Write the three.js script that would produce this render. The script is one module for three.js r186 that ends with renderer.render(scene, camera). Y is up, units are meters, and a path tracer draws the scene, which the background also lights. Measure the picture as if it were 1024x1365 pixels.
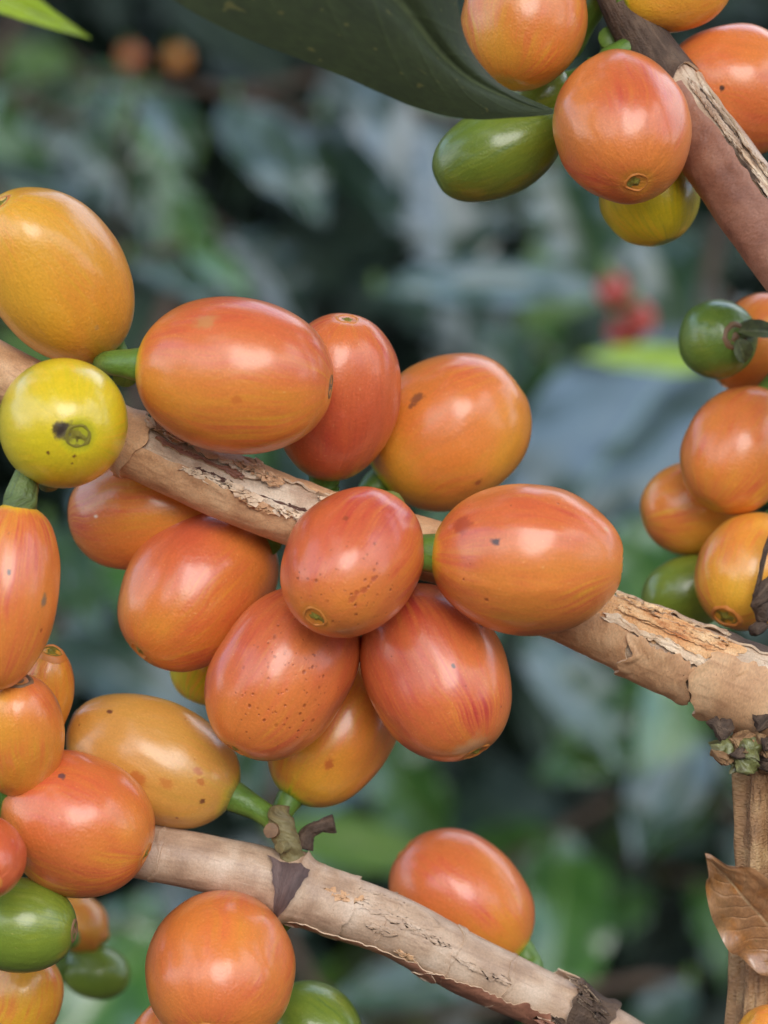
import * as THREE from 'three';
import { mergeGeometries } from 'three/addons/utils/BufferGeometryUtils.js';

// ---------------------------------------------------------------- camera, sky, sun, exposure
const H = 1.1, D = 0.25;                    // lens height above ground; distance to the plane in focus (z = 0)
const SC = 0.08 / 1024;                     // metres per photo pixel on that plane
const scene = new THREE.Scene();
const camera = new THREE.PerspectiveCamera(2 * Math.atan(682.5 * SC / D) * 180 / Math.PI, 0.75, 0.005, 200);
camera.position.set(0, H, D); camera.lookAt(0, H, 0);
camera.focus = 0.2455; camera.userData.fStop = 20.5;
scene.add(camera);
const renderer = new THREE.WebGLRenderer({ antialias: true });
renderer.toneMapping = THREE.LinearToneMapping;
renderer.toneMappingExposure = 1.5;
renderer.shadowMap.enabled = true;

const sun = new THREE.DirectionalLight(new THREE.Color(1, 0.92, 0.82), 1.4);
sun.position.set(0.2, H + 0.62, 1.25); sun.target.position.set(0, H, 0);
sun.castShadow = true; sun.shadow.radius = 62; sun.shadow.mapSize.set(2048, 2048);
Object.assign(sun.shadow.camera, { left: -0.6, right: 0.6, top: 0.6, bottom: -0.6, near: 0.05, far: 6 });
scene.add(sun, sun.target);

// ---------------------------------------------------------------- noise
function rng(seed) { let s = seed >>> 0; return () => { s = (s + 0x6D2B79F5) >>> 0; let t = Math.imul(s ^ (s >>> 15), 1 | s); t = (t + Math.imul(t ^ (t >>> 7), 61 | t)) ^ t; return ((t ^ (t >>> 14)) >>> 0) / 4294967296; }; }
const hash = (x, y, z) => { let h = Math.imul(x, 374761393) ^ Math.imul(y, 668265263) ^ Math.imul(z, 1442695041); h = Math.imul(h ^ (h >>> 13), 1274126177); return ((h ^ (h >>> 16)) >>> 0) / 4294967295; };
const sm = (t) => t * t * (3 - 2 * t);
const lerp = (a, b, t) => a + (b - a) * t;
const sstep = (a, b, x) => sm(Math.min(1, Math.max(0, (x - a) / (b - a))));
function n3(x, y, z) {                        // value noise, -1..1
  const X = Math.floor(x), Y = Math.floor(y), Z = Math.floor(z), u = sm(x - X), v = sm(y - Y), w = sm(z - Z);
  const a = lerp(lerp(hash(X, Y, Z), hash(X + 1, Y, Z), u), lerp(hash(X, Y + 1, Z), hash(X + 1, Y + 1, Z), u), v);
  const b = lerp(lerp(hash(X, Y, Z + 1), hash(X + 1, Y, Z + 1), u), lerp(hash(X, Y + 1, Z + 1), hash(X + 1, Y + 1, Z + 1), u), v);
  return lerp(a, b, w) * 2 - 1;
}
const fbm = (x, y, z, o = 3) => { let s = 0, a = 0.5, f = 1; for (let i = 0; i < o; i++) { s += a * n3(x * f, y * f, z * f + 17 * i); a *= 0.5; f *= 2.03; } return s; };
const pm = (a, n) => ((a % n) + n) % n;
function n2p(x, y, px, py, s) {               // value noise that repeats after px, py cells
  const X = Math.floor(x), Y = Math.floor(y), u = sm(x - X), v = sm(y - Y);
  const h = (i, j) => hash(pm(X + i, px), pm(Y + j, py), s);
  return lerp(lerp(h(0, 0), h(1, 0), u), lerp(h(0, 1), h(1, 1), u), v) * 2 - 1;
}
function texture(w, h, fn, srgb = true, wrap = THREE.RepeatWrapping) {
  const d = new Uint8Array(w * h * 4);
  for (let j = 0; j < h; j++) for (let i = 0; i < w; i++) {
    const c = fn((i + 0.5) / w, (j + 0.5) / h), k = (j * w + i) * 4;
    d[k] = Math.max(0, Math.min(255, c[0])); d[k + 1] = Math.max(0, Math.min(255, c[1])); d[k + 2] = Math.max(0, Math.min(255, c[2])); d[k + 3] = 255;
  }
  const t = new THREE.DataTexture(d, w, h, THREE.RGBAFormat);
  t.magFilter = t.minFilter = THREE.LinearFilter; t.wrapS = t.wrapT = wrap; t.colorSpace = srgb ? THREE.SRGBColorSpace : THREE.NoColorSpace; t.needsUpdate = true;
  return t;
}
const mix3 = (a, b, t) => [lerp(a[0], b[0], t), lerp(a[1], b[1], t), lerp(a[2], b[2], t)];

// the sky: bright broken cloud over pale blue, alike all round
{
  const w = 512, h = 256, d = new Float32Array(w * h * 4);
  for (let j = 0; j < h; j++) for (let i = 0; i < w; i++) {
    const el = ((j + 0.5) / h - 0.5) * Math.PI, az = (i + 0.5) / w * 2 * Math.PI;
    const x = Math.cos(el) * Math.cos(az), y = Math.sin(el), z = Math.cos(el) * Math.sin(az);
    const q = 1 / (Math.max(y, 0) + 0.25);
    const c = sstep(-0.05, 0.4, fbm(x * q * 1.3 + 5, y * 0.5, z * q * 1.3 + 2, 5));
    const blue = [0.68, 0.98, 1.5], cloud = [2.7, 2.7, 2.72];
    const hz = sstep(0.35, 0, y);
    const col = mix3(mix3(blue, [1.25, 1.4, 1.6], hz), cloud, c * 0.8);
    const k = (j * w + i) * 4; d[k] = col[0]; d[k + 1] = col[1]; d[k + 2] = col[2]; d[k + 3] = 1;
  }
  const t = new THREE.DataTexture(d, w, h, THREE.RGBAFormat, THREE.FloatType);
  t.mapping = THREE.EquirectangularReflectionMapping; t.magFilter = t.minFilter = THREE.LinearFilter; t.needsUpdate = true;
  scene.background = t; scene.environment = t;
}

// ---------------------------------------------------------------- helpers
const V = (x, y, z) => new THREE.Vector3(x, y, z);
/** Point that stands zmm millimetres before the focus plane, given in units of that plane's pixels. */
function at(px, py, zmm = 0) { const z = zmm / 1000, k = (D - z) / D * SC; return V((px - 512) * k, H - (py - 682.5) * k, z); }
const kz = (zmm) => (D - zmm / 1000) / D * SC;
const used = new Map();
function numbered(name) { const n = used.get(name) ?? 0; used.set(name, n + 1); return n ? `${name}_${String(n).padStart(3, '0')}` : name; }
function shadow(m) { m.castShadow = m.receiveShadow = true; return m; }
function thing(name, label, category, group) {
  const o = new THREE.Group(); o.name = numbered(name); o.userData = { label, category };
  if (group) o.userData.group = group;
  scene.add(o); return o;
}
function part(name, geo, mat, parent, label) { const m = shadow(new THREE.Mesh(geo, mat)); m.name = name; if (label) m.userData.label = label; parent.add(m); return m; }
function structure(name, geo, mat) { const m = shadow(new THREE.Mesh(geo, mat)); m.name = name; m.userData = { kind: 'structure', label: name.replace('_', ' ') }; scene.add(m); return m; }
function gridGeometry(nu, nv, f, close = false) {    // f(u, v) -> [Vector3, uvx, uvy]
  const p = [], uv = [], ix = [];
  for (let j = 0; j <= nv; j++) for (let i = 0; i <= nu; i++) { const [q, a, b] = f(i / nu, j / nv); p.push(q.x, q.y, q.z); uv.push(a, b); }
  for (let j = 0; j < nv; j++) for (let i = 0; i < nu; i++) { const a = j * (nu + 1) + i, b = a + 1, c = a + nu + 1, d = c + 1; ix.push(a, b, d, a, d, c); }
  const g = new THREE.BufferGeometry();
  g.setAttribute('position', new THREE.Float32BufferAttribute(p, 3)); g.setAttribute('uv', new THREE.Float32BufferAttribute(uv, 2)); g.setIndex(ix); g.computeVertexNormals();
  if (close) {                                       // weld the normals of the seam u = 0 / u = 1
    const n = g.attributes.normal;
    for (let j = 0; j <= nv; j++) { const a = j * (nu + 1), b = a + nu, m = V(n.getX(a) + n.getX(b), n.getY(a) + n.getY(b), n.getZ(a) + n.getZ(b)).normalize(); n.setXYZ(a, m.x, m.y, m.z); n.setXYZ(b, m.x, m.y, m.z); }
  }
  return g;
}
function tube(points, radii, { nu = 14, nv = 24, ref = V(0, 1, 0), bumpy = 0, freq = 300, uvs = 1 } = {}) {
  const curve = new THREE.CatmullRomCurve3(points), len = curve.getLength();
  return gridGeometry(nu, nv + 2, (u, w) => {
    const ring = Math.round(w * (nv + 2)), v = Math.min(1, Math.max(0, (ring - 1) / nv)), open = ring > 0 && ring < nv + 2 ? 1 : 0.02;
    const c = curve.getPointAt(v), T = curve.getTangentAt(v), Y = ref.clone().addScaledVector(T, -ref.dot(T)).normalize(), Z = T.clone().cross(Y);
    const f = v * (radii.length - 1), k = Math.min(radii.length - 2, Math.floor(f)), a = u * 2 * Math.PI;
    let r = lerp(radii[k], radii[k + 1], f - k) * open;
    if (bumpy) r *= 1 + bumpy * fbm(c.x * freq + Math.cos(a) * 1.3, c.y * freq + Math.sin(a) * 1.3, c.z * freq, 3);
    return [c.addScaledVector(Z, Math.cos(a) * r).addScaledVector(Y, Math.sin(a) * r), u * 2 * Math.PI * radii[0] * uvs, v * len * uvs];
  }, true);
}

// ---------------------------------------------------------------- materials
const P = (o) => new THREE.MeshPhysicalMaterial({ side: THREE.DoubleSide, ...o });
// bark: three kinds of map, v along the branch
const barkMap = (base, dark, pale, seed, streak = 1) => {
  const t = texture(512, 512, (u, v) => {
    const f = n2p(u * 48, v * 6, 48, 6, seed) * 0.5 + n2p(u * 110, v * 14, 110, 14, seed + 1) * 0.5;
    const m = n2p(u * 7, v * 7, 7, 7, seed + 2) * 0.6 + n2p(u * 19, v * 17, 19, 17, seed + 3) * 0.4;
    const g = n2p(u * 160, v * 160, 160, 160, seed + 4);
    let c = mix3(base, pale, Math.max(0, m) * 0.7);
    c = mix3(c, dark, Math.max(0, -m) * 0.55);
    c = mix3(c, dark, Math.max(0, f - 0.25) * 0.9 * streak);
    c = mix3(c, pale, Math.max(0, -f - 0.3) * 0.9 * streak);
    if (g > 0.86) c = mix3(c, dark, 0.55);
    const k = 1 + g * 0.06; return [c[0] * k, c[1] * k, c[2] * k];
  });
  t.repeat.set(1 / 0.02, 1 / 0.02); return t;
};
const barkBump = texture(512, 512, (u, v) => {
  const f = n2p(u * 40, v * 5, 40, 5, 71) * 0.5 + n2p(u * 96, v * 12, 96, 12, 72) * 0.3, g = n2p(u * 130, v * 130, 130, 130, 73) * 0.25;
  const k = 128 + 110 * (f * 0.7 + g); return [k, k, k];
}, false);
barkBump.repeat.set(1 / 0.02, 1 / 0.02);
const smoothBump = texture(256, 256, (u, v) => {
  const k = 128 + 100 * (n2p(u * 24, v * 24, 24, 24, 81) * 0.5 + n2p(u * 60, v * 60, 60, 60, 82) * 0.5); return [k, k, k];
}, false);
smoothBump.repeat.set(1 / 0.012, 1 / 0.012);
const M = {
  innerWood: P({ map: barkMap([203, 178, 150], [120, 78, 56], [232, 214, 190], 11, 1.2), bumpMap: barkBump, bumpScale: 0.00022, roughness: 0.8 }),
  freshWood: P({ map: barkMap([218, 166, 112], [168, 92, 44], [242, 218, 178], 14, 1.2), bumpMap: barkBump, bumpScale: 0.0004, roughness: 0.7 }),
  sheath: P({ map: barkMap([204, 158, 114], [150, 104, 70], [228, 194, 152], 21, 0.6), bumpMap: smoothBump, bumpScale: 0.00008, roughness: 0.62 }),
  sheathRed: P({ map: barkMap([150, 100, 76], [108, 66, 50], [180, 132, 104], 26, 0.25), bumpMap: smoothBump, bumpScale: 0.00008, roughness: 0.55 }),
  peel: P({ map: barkMap([222, 196, 164], [170, 130, 96], [240, 224, 200], 31, 0.4), roughness: 0.8 }),
  smoothBark: P({ map: barkMap([186, 156, 128], [128, 98, 76], [220, 198, 174], 41, 0.8), bumpMap: smoothBump, bumpScale: 0.00006, roughness: 0.48 }),
  darkBark: P({ map: barkMap([86, 67, 52], [44, 33, 26], [140, 116, 94], 51, 0.8), bumpMap: barkBump, bumpScale: 0.0004, roughness: 0.85 }),
  ridgedBark: P({ map: barkMap([150, 112, 74], [84, 58, 36], [194, 164, 116], 61, 1.1), bumpMap: barkBump, bumpScale: 0.0005, roughness: 0.7 }),
  stipule: P({ map: barkMap([92, 72, 66], [58, 42, 40], [140, 116, 106], 66, 0.9), bumpMap: smoothBump, bumpScale: 0.00008, roughness: 0.7 }),
  stalk: P({ map: barkMap([94, 124, 44], [64, 90, 34], [140, 158, 76], 91, 0.6), bumpMap: smoothBump, bumpScale: 0.00006, roughness: 0.45 }),
  stalkRough: P({ map: barkMap([92, 108, 50], [58, 68, 34], [140, 146, 84], 93, 0.9), bumpMap: barkBump, bumpScale: 0.0003, roughness: 0.55 }),
  stalkBrown: P({ map: barkMap([116, 104, 66], [82, 66, 44], [160, 150, 100], 96, 0.6), bumpMap: smoothBump, bumpScale: 0.0001, roughness: 0.6 }),
  scarDisc: P({ map: barkMap([150, 136, 38], [92, 84, 28], [198, 186, 80], 98, 0.5), bumpMap: smoothBump, bumpScale: 0.00006, roughness: 0.4 }),
  scarRim: P({ map: barkMap([206, 124, 52], [172, 100, 46], [220, 156, 84], 99, 0.3), roughness: 0.45 }),
  scarBrown: P({ map: barkMap([128, 96, 64], [78, 56, 40], [160, 130, 92], 101, 0.3), roughness: 0.6 }),
  crack: P({ color: new THREE.Color(0.11, 0.05, 0.035), roughness: 0.95 }),
  bud: P({ map: barkMap([104, 104, 56], [70, 54, 34], [170, 172, 120], 106, 0.7), bumpMap: barkBump, bumpScale: 0.0002, roughness: 0.35, clearcoat: 0.3, clearcoatRoughness: 0.25 }),
};

// ---------------------------------------------------------------- ground and hillside
function terrain(x0, x1, z0, z1, n, f) { return gridGeometry(n, n, (u, v) => { const x = lerp(x0, x1, u), z = lerp(z0, z1, v); return [V(x, f(x, z), z), x, z]; }); }
const soil = P({ map: (() => { const t = texture(512, 512, (u, v) => { const m = n2p(u * 9, v * 9, 9, 9, 201) * 0.5 + n2p(u * 40, v * 40, 40, 40, 202) * 0.35 + n2p(u * 120, v * 120, 120, 120, 203) * 0.3; return mix3([58, 46, 36], m > 0 ? [96, 78, 56] : [34, 28, 22], Math.min(1, Math.abs(m))); }); return t; })(), roughness: 0.95 });
{
  const g = terrain(-60, 60, -60, 60, 240, (x, z) => { const b = -z - 2.0; return (b > 0 ? Math.min(b * 0.95, 9 + b * 0.1) : 0) + 0.05 * fbm(x * 1.3, 0, z * 1.3, 3); });
  const m = structure('ground', g, soil); m.userData.label = 'dark soil under the coffee rows, rising into a bank behind';
}

// ---------------------------------------------------------------- leaves
const leafMap = (base, vein, dark, seed) => texture(256, 512, (u, v) => {
  const w = Math.abs(u - 0.5) * 2, s = v;
  const lat = Math.abs(((s * 11 - w * 2.2) % 1 + 1) % 1 - 0.5) * 2, latV = sstep(0.9, 1, lat) * sstep(1, 0.5, w), mid = sstep(0.05, 0.015, w);
  const m = fbm(u * 6 + seed, v * 10, seed, 3), f = n3(u * 60, v * 110, seed + 4);
  let c = mix3(base, dark, Math.max(0, m) * 0.9);
  c = mix3(c, vein, Math.max(mid * 0.9, latV * 0.35) + Math.max(0, -m) * 0.25);
  if (n3(u * 34, v * 62, seed + 9) > 0.86) c = mix3(c, [120, 104, 52], 0.4);
  const k = 1 + f * 0.08; return [c[0] * k, c[1] * k, c[2] * k];
});
const leafBump = texture(256, 512, (u, v) => {
  const w = Math.abs(u - 0.5) * 2, lat = Math.abs(((v * 11 - w * 2.2) % 1 + 1) % 1 - 0.5) * 2;
  const k = 150 - 70 * sstep(0.75, 1, lat) * sstep(1, 0.4, w) - 90 * sstep(0.09, 0, w) + 24 * n3(u * 14, v * 30, 3); return [k, k, k];
}, false);
const leafM = [
  P({ map: leafMap([44, 70, 40], [104, 124, 66], [28, 50, 32], 1), bumpMap: leafBump, bumpScale: 0.0003, roughness: 0.32, clearcoat: 1, clearcoatRoughness: 0.18 }),
  P({ map: leafMap([64, 106, 40], [130, 154, 74], [42, 76, 32], 2), bumpMap: leafBump, bumpScale: 0.0003, roughness: 0.32, clearcoat: 1, clearcoatRoughness: 0.18 }),
  P({ map: leafMap([36, 58, 40], [92, 110, 70], [24, 40, 30], 3), bumpMap: leafBump, bumpScale: 0.0003, roughness: 0.32, clearcoat: 1, clearcoatRoughness: 0.18 }),
  P({ map: leafMap([92, 128, 34], [160, 176, 74], [66, 100, 30], 4), bumpMap: leafBump, bumpScale: 0.001, roughness: 0.5, transmission: 0.35 }),
];
const youngLeafM = P({ map: leafMap([186, 216, 18], [206, 226, 70], [160, 200, 16], 6), bumpMap: leafBump, bumpScale: 0.0008, roughness: 0.7, transmission: 0.5 });
const darkLeafM = P({ map: leafMap([46, 54, 28], [64, 72, 40], [38, 46, 24], 5), bumpMap: leafBump, bumpScale: 0.0001, roughness: 0.7, specularIntensity: 0.6 });
const witheredM = P({ map: leafMap([178, 128, 84], [206, 168, 124], [186, 112, 36], 8), bumpMap: leafBump, bumpScale: 0.00018, roughness: 0.45, transmission: 0.3, clearcoat: 1, clearcoatRoughness: 0.08 });
/** A leaf in its own axes: base at 0, length along +y, face towards +z. */
function leafGeometry(L, W, { fold = 0.25, droop = 0.6, wave = 0.05, twist = 0, seed = 0, nu = 12, nv = 26, tip = 1, crumple = 0 } = {}) {
  return gridGeometry(nu, nv, (u, v) => {
    const w = (u - 0.5) * 2, s = v, half = W * (Math.pow(Math.sin(Math.PI * Math.pow(s, 0.85)), 0.8) * (1 - 0.25 * tip * sstep(0.7, 0.95, s)) + 0.012);
    const x = w * half, edge = w * w;
    const z = Math.abs(w) * half * fold + edge * wave * W * Math.sin(s * 26 + seed * 3 + (w > 0 ? 1.4 : 0)) + 0.06 * W * n3(w * 2 + seed, s * 6, seed * 1.7) + crumple * W * fbm(w * 2.2 + seed, s * 7, seed, 4);
    const b = s * droop, R = L / (Math.abs(droop) < 1e-3 ? 1e-3 : droop), tw = twist * s;     // bend along an arc, tip falls back to -z
    const xx = x * Math.cos(tw) - z * Math.sin(tw), zz = x * Math.sin(tw) + z * Math.cos(tw);
    return [V(xx, (R - 0) * Math.sin(b) + zz * Math.sin(b), -R * (1 - Math.cos(b)) + zz * Math.cos(b)), u, v];
  });
}
const leafShapes = []; for (let i = 0; i < 8; i++) leafShapes.push(leafGeometry(0.125, 0.0265, { fold: 0.12 + 0.3 * hash(i, 1, 2), droop: 0.35 + 0.8 * hash(i, 2, 2), wave: 0.05 + 0.12 * hash(i, 3, 2), twist: (hash(i, 4, 2) - 0.5) * 0.9, seed: i }));
/** Turns an object so that its +y runs along `along` and its +z faces `face` as far as that allows. */
function orient(o, pos, along, face) {
  const y = along.clone().normalize(), z = face.clone().addScaledVector(y, -face.dot(y)).normalize(), x = y.clone().cross(z);
  o.matrix.makeBasis(x, y, z).setPosition(pos); o.matrix.decompose(o.position, o.quaternion, o.scale); return o;
}

// ---------------------------------------------------------------- branches
class Branch {
  constructor(points, radiiPx, ref = V(0, 1, 0)) {     // points: [px, py, zmm]
    this.curve = new THREE.CatmullRomCurve3(points.map((p) => at(...p))); this.ref = ref;
    this.radii = points.map((p, i) => radiiPx[i] * kz(p[2])); this.n = points.length - 1; this.len = this.curve.getLength();
    this.lumps = [];
  }
  frame(t) {
    const c = this.curve.getPoint(t), T = this.curve.getTangent(t), Y = this.ref.clone().addScaledVector(T, -this.ref.dot(T)).normalize();
    return { c, T, Y, Z: T.clone().cross(Y) };
  }
  radius(t) { const f = Math.min(0.9999, Math.max(0, t)) * this.n, k = Math.floor(f); let r = lerp(this.radii[k], this.radii[k + 1], sm(f - k)); for (const [tc, w, h] of this.lumps) r *= 1 + h * Math.exp(-(((t - tc) / w) ** 2)); return r; }
  point(t, a, lift = 0, rough = 0.05) {
    const { c, Y, Z } = this.frame(t), r = this.radius(t) * (1 + rough * fbm(Math.cos(a) * 1.6 + 7, Math.sin(a) * 1.6, t * this.len * 160, 3)) + lift;
    return c.addScaledVector(Z, Math.cos(a) * r).addScaledVector(Y, Math.sin(a) * r);
  }
  tAtX(px) { const key = (t) => { const c = this.curve.getPoint(t); return c.x / ((D - c.z) / D * SC) + 512; }; let lo = 0, hi = 1; for (let i = 0; i < 40; i++) { const m = (lo + hi) / 2; if (key(m) < px) lo = m; else hi = m; } return lo; }
  nearest(p) { let best = 0, bd = 1e9; for (let i = 0; i <= 200; i++) { const d = this.curve.getPoint(i / 200).distanceToSquared(p); if (d < bd) { bd = d; best = i / 200; } } return this.curve.getPoint(best); }
  core(nv = 160, nu = 40, rough = 0.05, ridges = 0) {
    return gridGeometry(nu, nv, (u, v) => { const a = u * 2 * Math.PI, r = this.radius(v); let lift = 0; if (ridges) lift = ridges * r * (Math.sin(a * 7 + 2 * fbm(v * 6, 1, 1, 2)) * 0.5 + fbm(Math.cos(a) * 5, Math.sin(a) * 5, v * 5, 3)); return [this.point(v, a, lift, rough), u * 2 * Math.PI * 0.0033, v * this.len]; }, true);
  }
  /** A sheet of bark on the branch: x range in focus-plane units, angle range in degrees (0 faces the camera side, 90 up), ragged and curled at the rim, with a thickness. */
  sheet(t0, t1, a0, a1, { seed = 1, rag = 1, lift = 0.00025, curl = 0.0004, thick = 0.00028, nu = 36, nv = 40 } = {}) {
    const R = Math.PI / 180, lo = Array.isArray(a0) ? a0 : [a0, a0], hi = Array.isArray(a1) ? a1 : [a1, a1], outer = [], q = [];
    for (let j = 0; j <= nv; j++) for (let i = 0; i <= nu; i++) {
      const u = i / nu, v = j / nv;
      const aa = lerp(lo[0], lo[1], v) + rag * 9 * (fbm(v * 9, seed, 1, 3) + 0.4 * n3(v * 34, seed, 2)), ab = lerp(hi[0], hi[1], v) + rag * 9 * (fbm(v * 9, seed, 5, 3) + 0.4 * n3(v * 34, seed, 6));
      const dt = 0.0012 / this.len * rag, ta = t0 + dt * fbm(u * 6, seed, 9, 3) * 2, tb = t1 + dt * fbm(u * 6, seed, 12, 3) * 2;
      const a = lerp(aa, ab, u) * R, t = lerp(ta, tb, v), e = Math.min(u, 1 - u) * (hi[0] - lo[0]) * R * 0.0033, e2 = Math.min(v, 1 - v) * (t1 - t0) * this.len, d = Math.min(e, e2);
      const c = curl * sstep(0.0014, 0, d) * (0.35 + 0.9 * Math.max(0, fbm(u * 5, v * 8, seed + 20, 2) + 0.4)) + lift + 0.00012 * fbm(u * 4, v * 7, seed + 30, 3);
      outer.push(this.point(t, a, c, 0.05)); q.push([a * 0.0033, t * this.len, this.point(t, a, c - thick, 0.05)]);
    }
    const p = [], uv = [], ix = [], rim = [], N = outer.length, id = (i, j) => j * (nu + 1) + i;
    outer.forEach((o, k) => { p.push(o.x, o.y, o.z); uv.push(q[k][0], q[k][1]); });
    q.forEach((o) => { p.push(o[2].x, o[2].y, o[2].z); uv.push(o[0], o[1]); });
    for (let j = 0; j < nv; j++) for (let i = 0; i < nu; i++) { const a = id(i, j), b = id(i + 1, j), c = id(i, j + 1), d = id(i + 1, j + 1); ix.push(a, b, d, a, d, c); rim.push(N + a, N + d, N + b, N + a, N + c, N + d); }
    const edge = []; for (let i = 0; i <= nu; i++) edge.push(id(i, 0)); for (let j = 1; j <= nv; j++) edge.push(id(nu, j)); for (let i = nu - 1; i >= 0; i--) edge.push(id(i, nv)); for (let j = nv - 1; j >= 0; j--) edge.push(id(0, j));
    const off = p.length / 3;                         // the rim has vertices of its own so that it keeps a sharp edge
    edge.forEach((k) => { p.push(p[3 * k], p[3 * k + 1], p[3 * k + 2], p[3 * (N + k)], p[3 * (N + k) + 1], p[3 * (N + k) + 2]); uv.push(uv[2 * k], uv[2 * k + 1], uv[2 * k] + 0.0004, uv[2 * k + 1] + 0.0004); });
    for (let k = 0; k + 1 < edge.length; k++) { const a = off + 2 * k; rim.push(a, a + 1, a + 3, a, a + 3, a + 2); }
    const g = new THREE.BufferGeometry(); g.setAttribute('position', new THREE.Float32BufferAttribute(p, 3)); g.setAttribute('uv', new THREE.Float32BufferAttribute(uv, 2));
    g.setIndex([...ix, ...rim]); g.addGroup(0, ix.length, 0); g.addGroup(ix.length, rim.length, 1); g.computeVertexNormals(); return g;
  }
  sheetX(x0, x1, a0, a1, o) { return this.sheet(this.tAtX(x0), this.tAtX(x1), a0, a1, o); }
}

// the main branch, its bark split and peeling
const br1 = new Branch([[-260, 400, 2], [-120, 440, 0], [0, 497, -2], [100, 552, -2], [200, 603, -1], [300, 647, -1], [400, 686, -2], [500, 716, -4], [600, 742, -5], [700, 786, -5], [800, 832, -4], [900, 874, -2], [1000, 914, 0], [1100, 955, 2], [1260, 1010, 4]], [34, 34, 36, 38, 40, 42, 41, 39, 38, 42, 45, 49, 54, 58, 58]);
{
  const b = thing('coffee_branch', 'tan woody branch with split peeling bark carrying the big cherry cluster', 'branch');
  part('inner_wood', br1.core(260, 48, 0.06), M.innerWood, b);
  const S = (x0, x1, a0, a1, seed, o = {}, m = M.sheath) => part('bark_sheet', br1.sheetX(x0, x1, a0, a1, { seed, ...o }), [m, M.peel], b);
  S(-240, 186, -170, [170, 150], 1);
  S(170, 462, [-160, -150], [12, -14], 2, { nv: 80, curl: 0.0005 });
  S(196, 330, [38, 36], 160, 3, { nv: 50 });
  S(318, 446, [40, 56], 160, 4, { nv: 50 });
  S(210, 318, [24, 20], [33, 28], 5, { nv: 50, nu: 8, lift: 0.0001, rag: 0.5 }, M.sheathRed);
  S(474, 738, -160, 150, 6);
  S(744, 848, -160, [22, 16], 7, { curl: 0.0002, lift: 0.0002 });
  S(852, 940, [-150, -155], [12, 4], 8, { curl: 0.0004, lift: 0.0005, thick: 0.00035 });
  S(944, 1250, -160, [24, 40], 9, { nv: 60, curl: 0.0005, lift: 0.0009, thick: 0.0004 });
  S(802, 960, [15, 6], [26, 18], 12, { nv: 60, nu: 10, lift: 0.00025, curl: 0.0004, rag: 0.7 }, M.peel);
  S(956, 1250, [62, 60], 160, 10, { nv: 50 }, M.darkBark);
  S(800, 950, [86, 74], 165, 11, { nv: 50 }, M.smoothBark);
  // loose flakes along the split, their edges lifted
  { const q = rng(17); for (let i = 0; i < 12; i++) { const x = 120 + 306 * q(), a = (i % 2 ? 44 - 0.02 * (x - 176) : 4 - 0.07 * (x - 176)) + 10 * q() - 5; S(x, x + 14 + 44 * q(), [a - 4, a - 6 - 8 * q()], [a + 4 + 6 * q(), a + 5], 200 + i, { nu: 10, nv: 24, lift: 0.0003 + 0.00025 * q(), curl: 0.0009 * q(), thick: 0.00014, rag: 0.8 }, i % 3 ? M.peel : M.sheath); } }
  // splintered strips of fresh wood on the upper side where the bark has come off
  const r = rng(5);
  for (let i = 0; i < 13; i++) { const x = 792 + r() * 130, l = 30 + r() * 46, a = 22 + r() * 50; part('wood_splinter', br1.sheetX(x, Math.min(x + l, 968), a, a + 4 + r() * 9, { seed: 40 + i, lift: 0.00012 + r() * 0.0003, curl: 0.0003, thick: 0.00012, nu: 6, nv: 18, rag: 0.35 }), [M.freshWood, M.peel], b); }
  part('fresh_wood', br1.sheetX(770, 972, [14, 16], [80, 70], { seed: 60, lift: 0.00008, curl: 0, thick: 0.00006, nv: 60 }), [M.freshWood, M.freshWood], b);
  // a dark crack along the peeled strip
  for (const [x0, x1, a, s] of [[262, 300, 10, 1], [292, 402, 6, 2], [380, 430, 9, 3]]) part('crack', br1.sheetX(x0, x1, [a - 1.6, a - 1.2], [a + 1.6, a + 1.2], { seed: 70 + s, lift: 0.00004, curl: 0, thick: 0.00003, nu: 4, nv: 50, rag: 0.35 }), [M.crack, M.crack], b);
  // scaly buds where the stem leaves the branch
  const scale = (L, W, seed) => gridGeometry(16, 14, (u, v) => { const a = u * 2 * Math.PI, rr = Math.sin(Math.PI * Math.pow(v, 0.75)) * (1 + 0.9 * fbm(Math.cos(a) * 2.4 + seed * 9, Math.sin(a) * 2.4, v * 5, 3)); return [V(Math.cos(a) * rr * W + 0.3 * W * n3(v * 4, seed, 1), v * L, Math.sin(a) * rr * W * 0.6 + 0.4 * W * n3(v * 4, seed, 5)), u * 0.01, v * 0.01]; }, true);
  const q = rng(61);
  for (let i = 0; i < 22; i++) { const x = 958 + 68 * q(), y = 958 + 62 * q(), z = 1 + 5 * q(), green = i % 3 !== 2 && x < 995; orient(part('bud_scale', scale(0.0018 + 0.0022 * q(), 0.0007 + 0.0008 * q(), i), green ? M.bud : i % 2 ? M.ridgedBark : M.darkBark, b), at(x + 12, y, z), V(-1 + 1.6 * q(), -0.9 + 1.5 * q(), 0.2 + 0.5 * q()), V(q() - 0.5, q(), 1)); }
}
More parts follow.
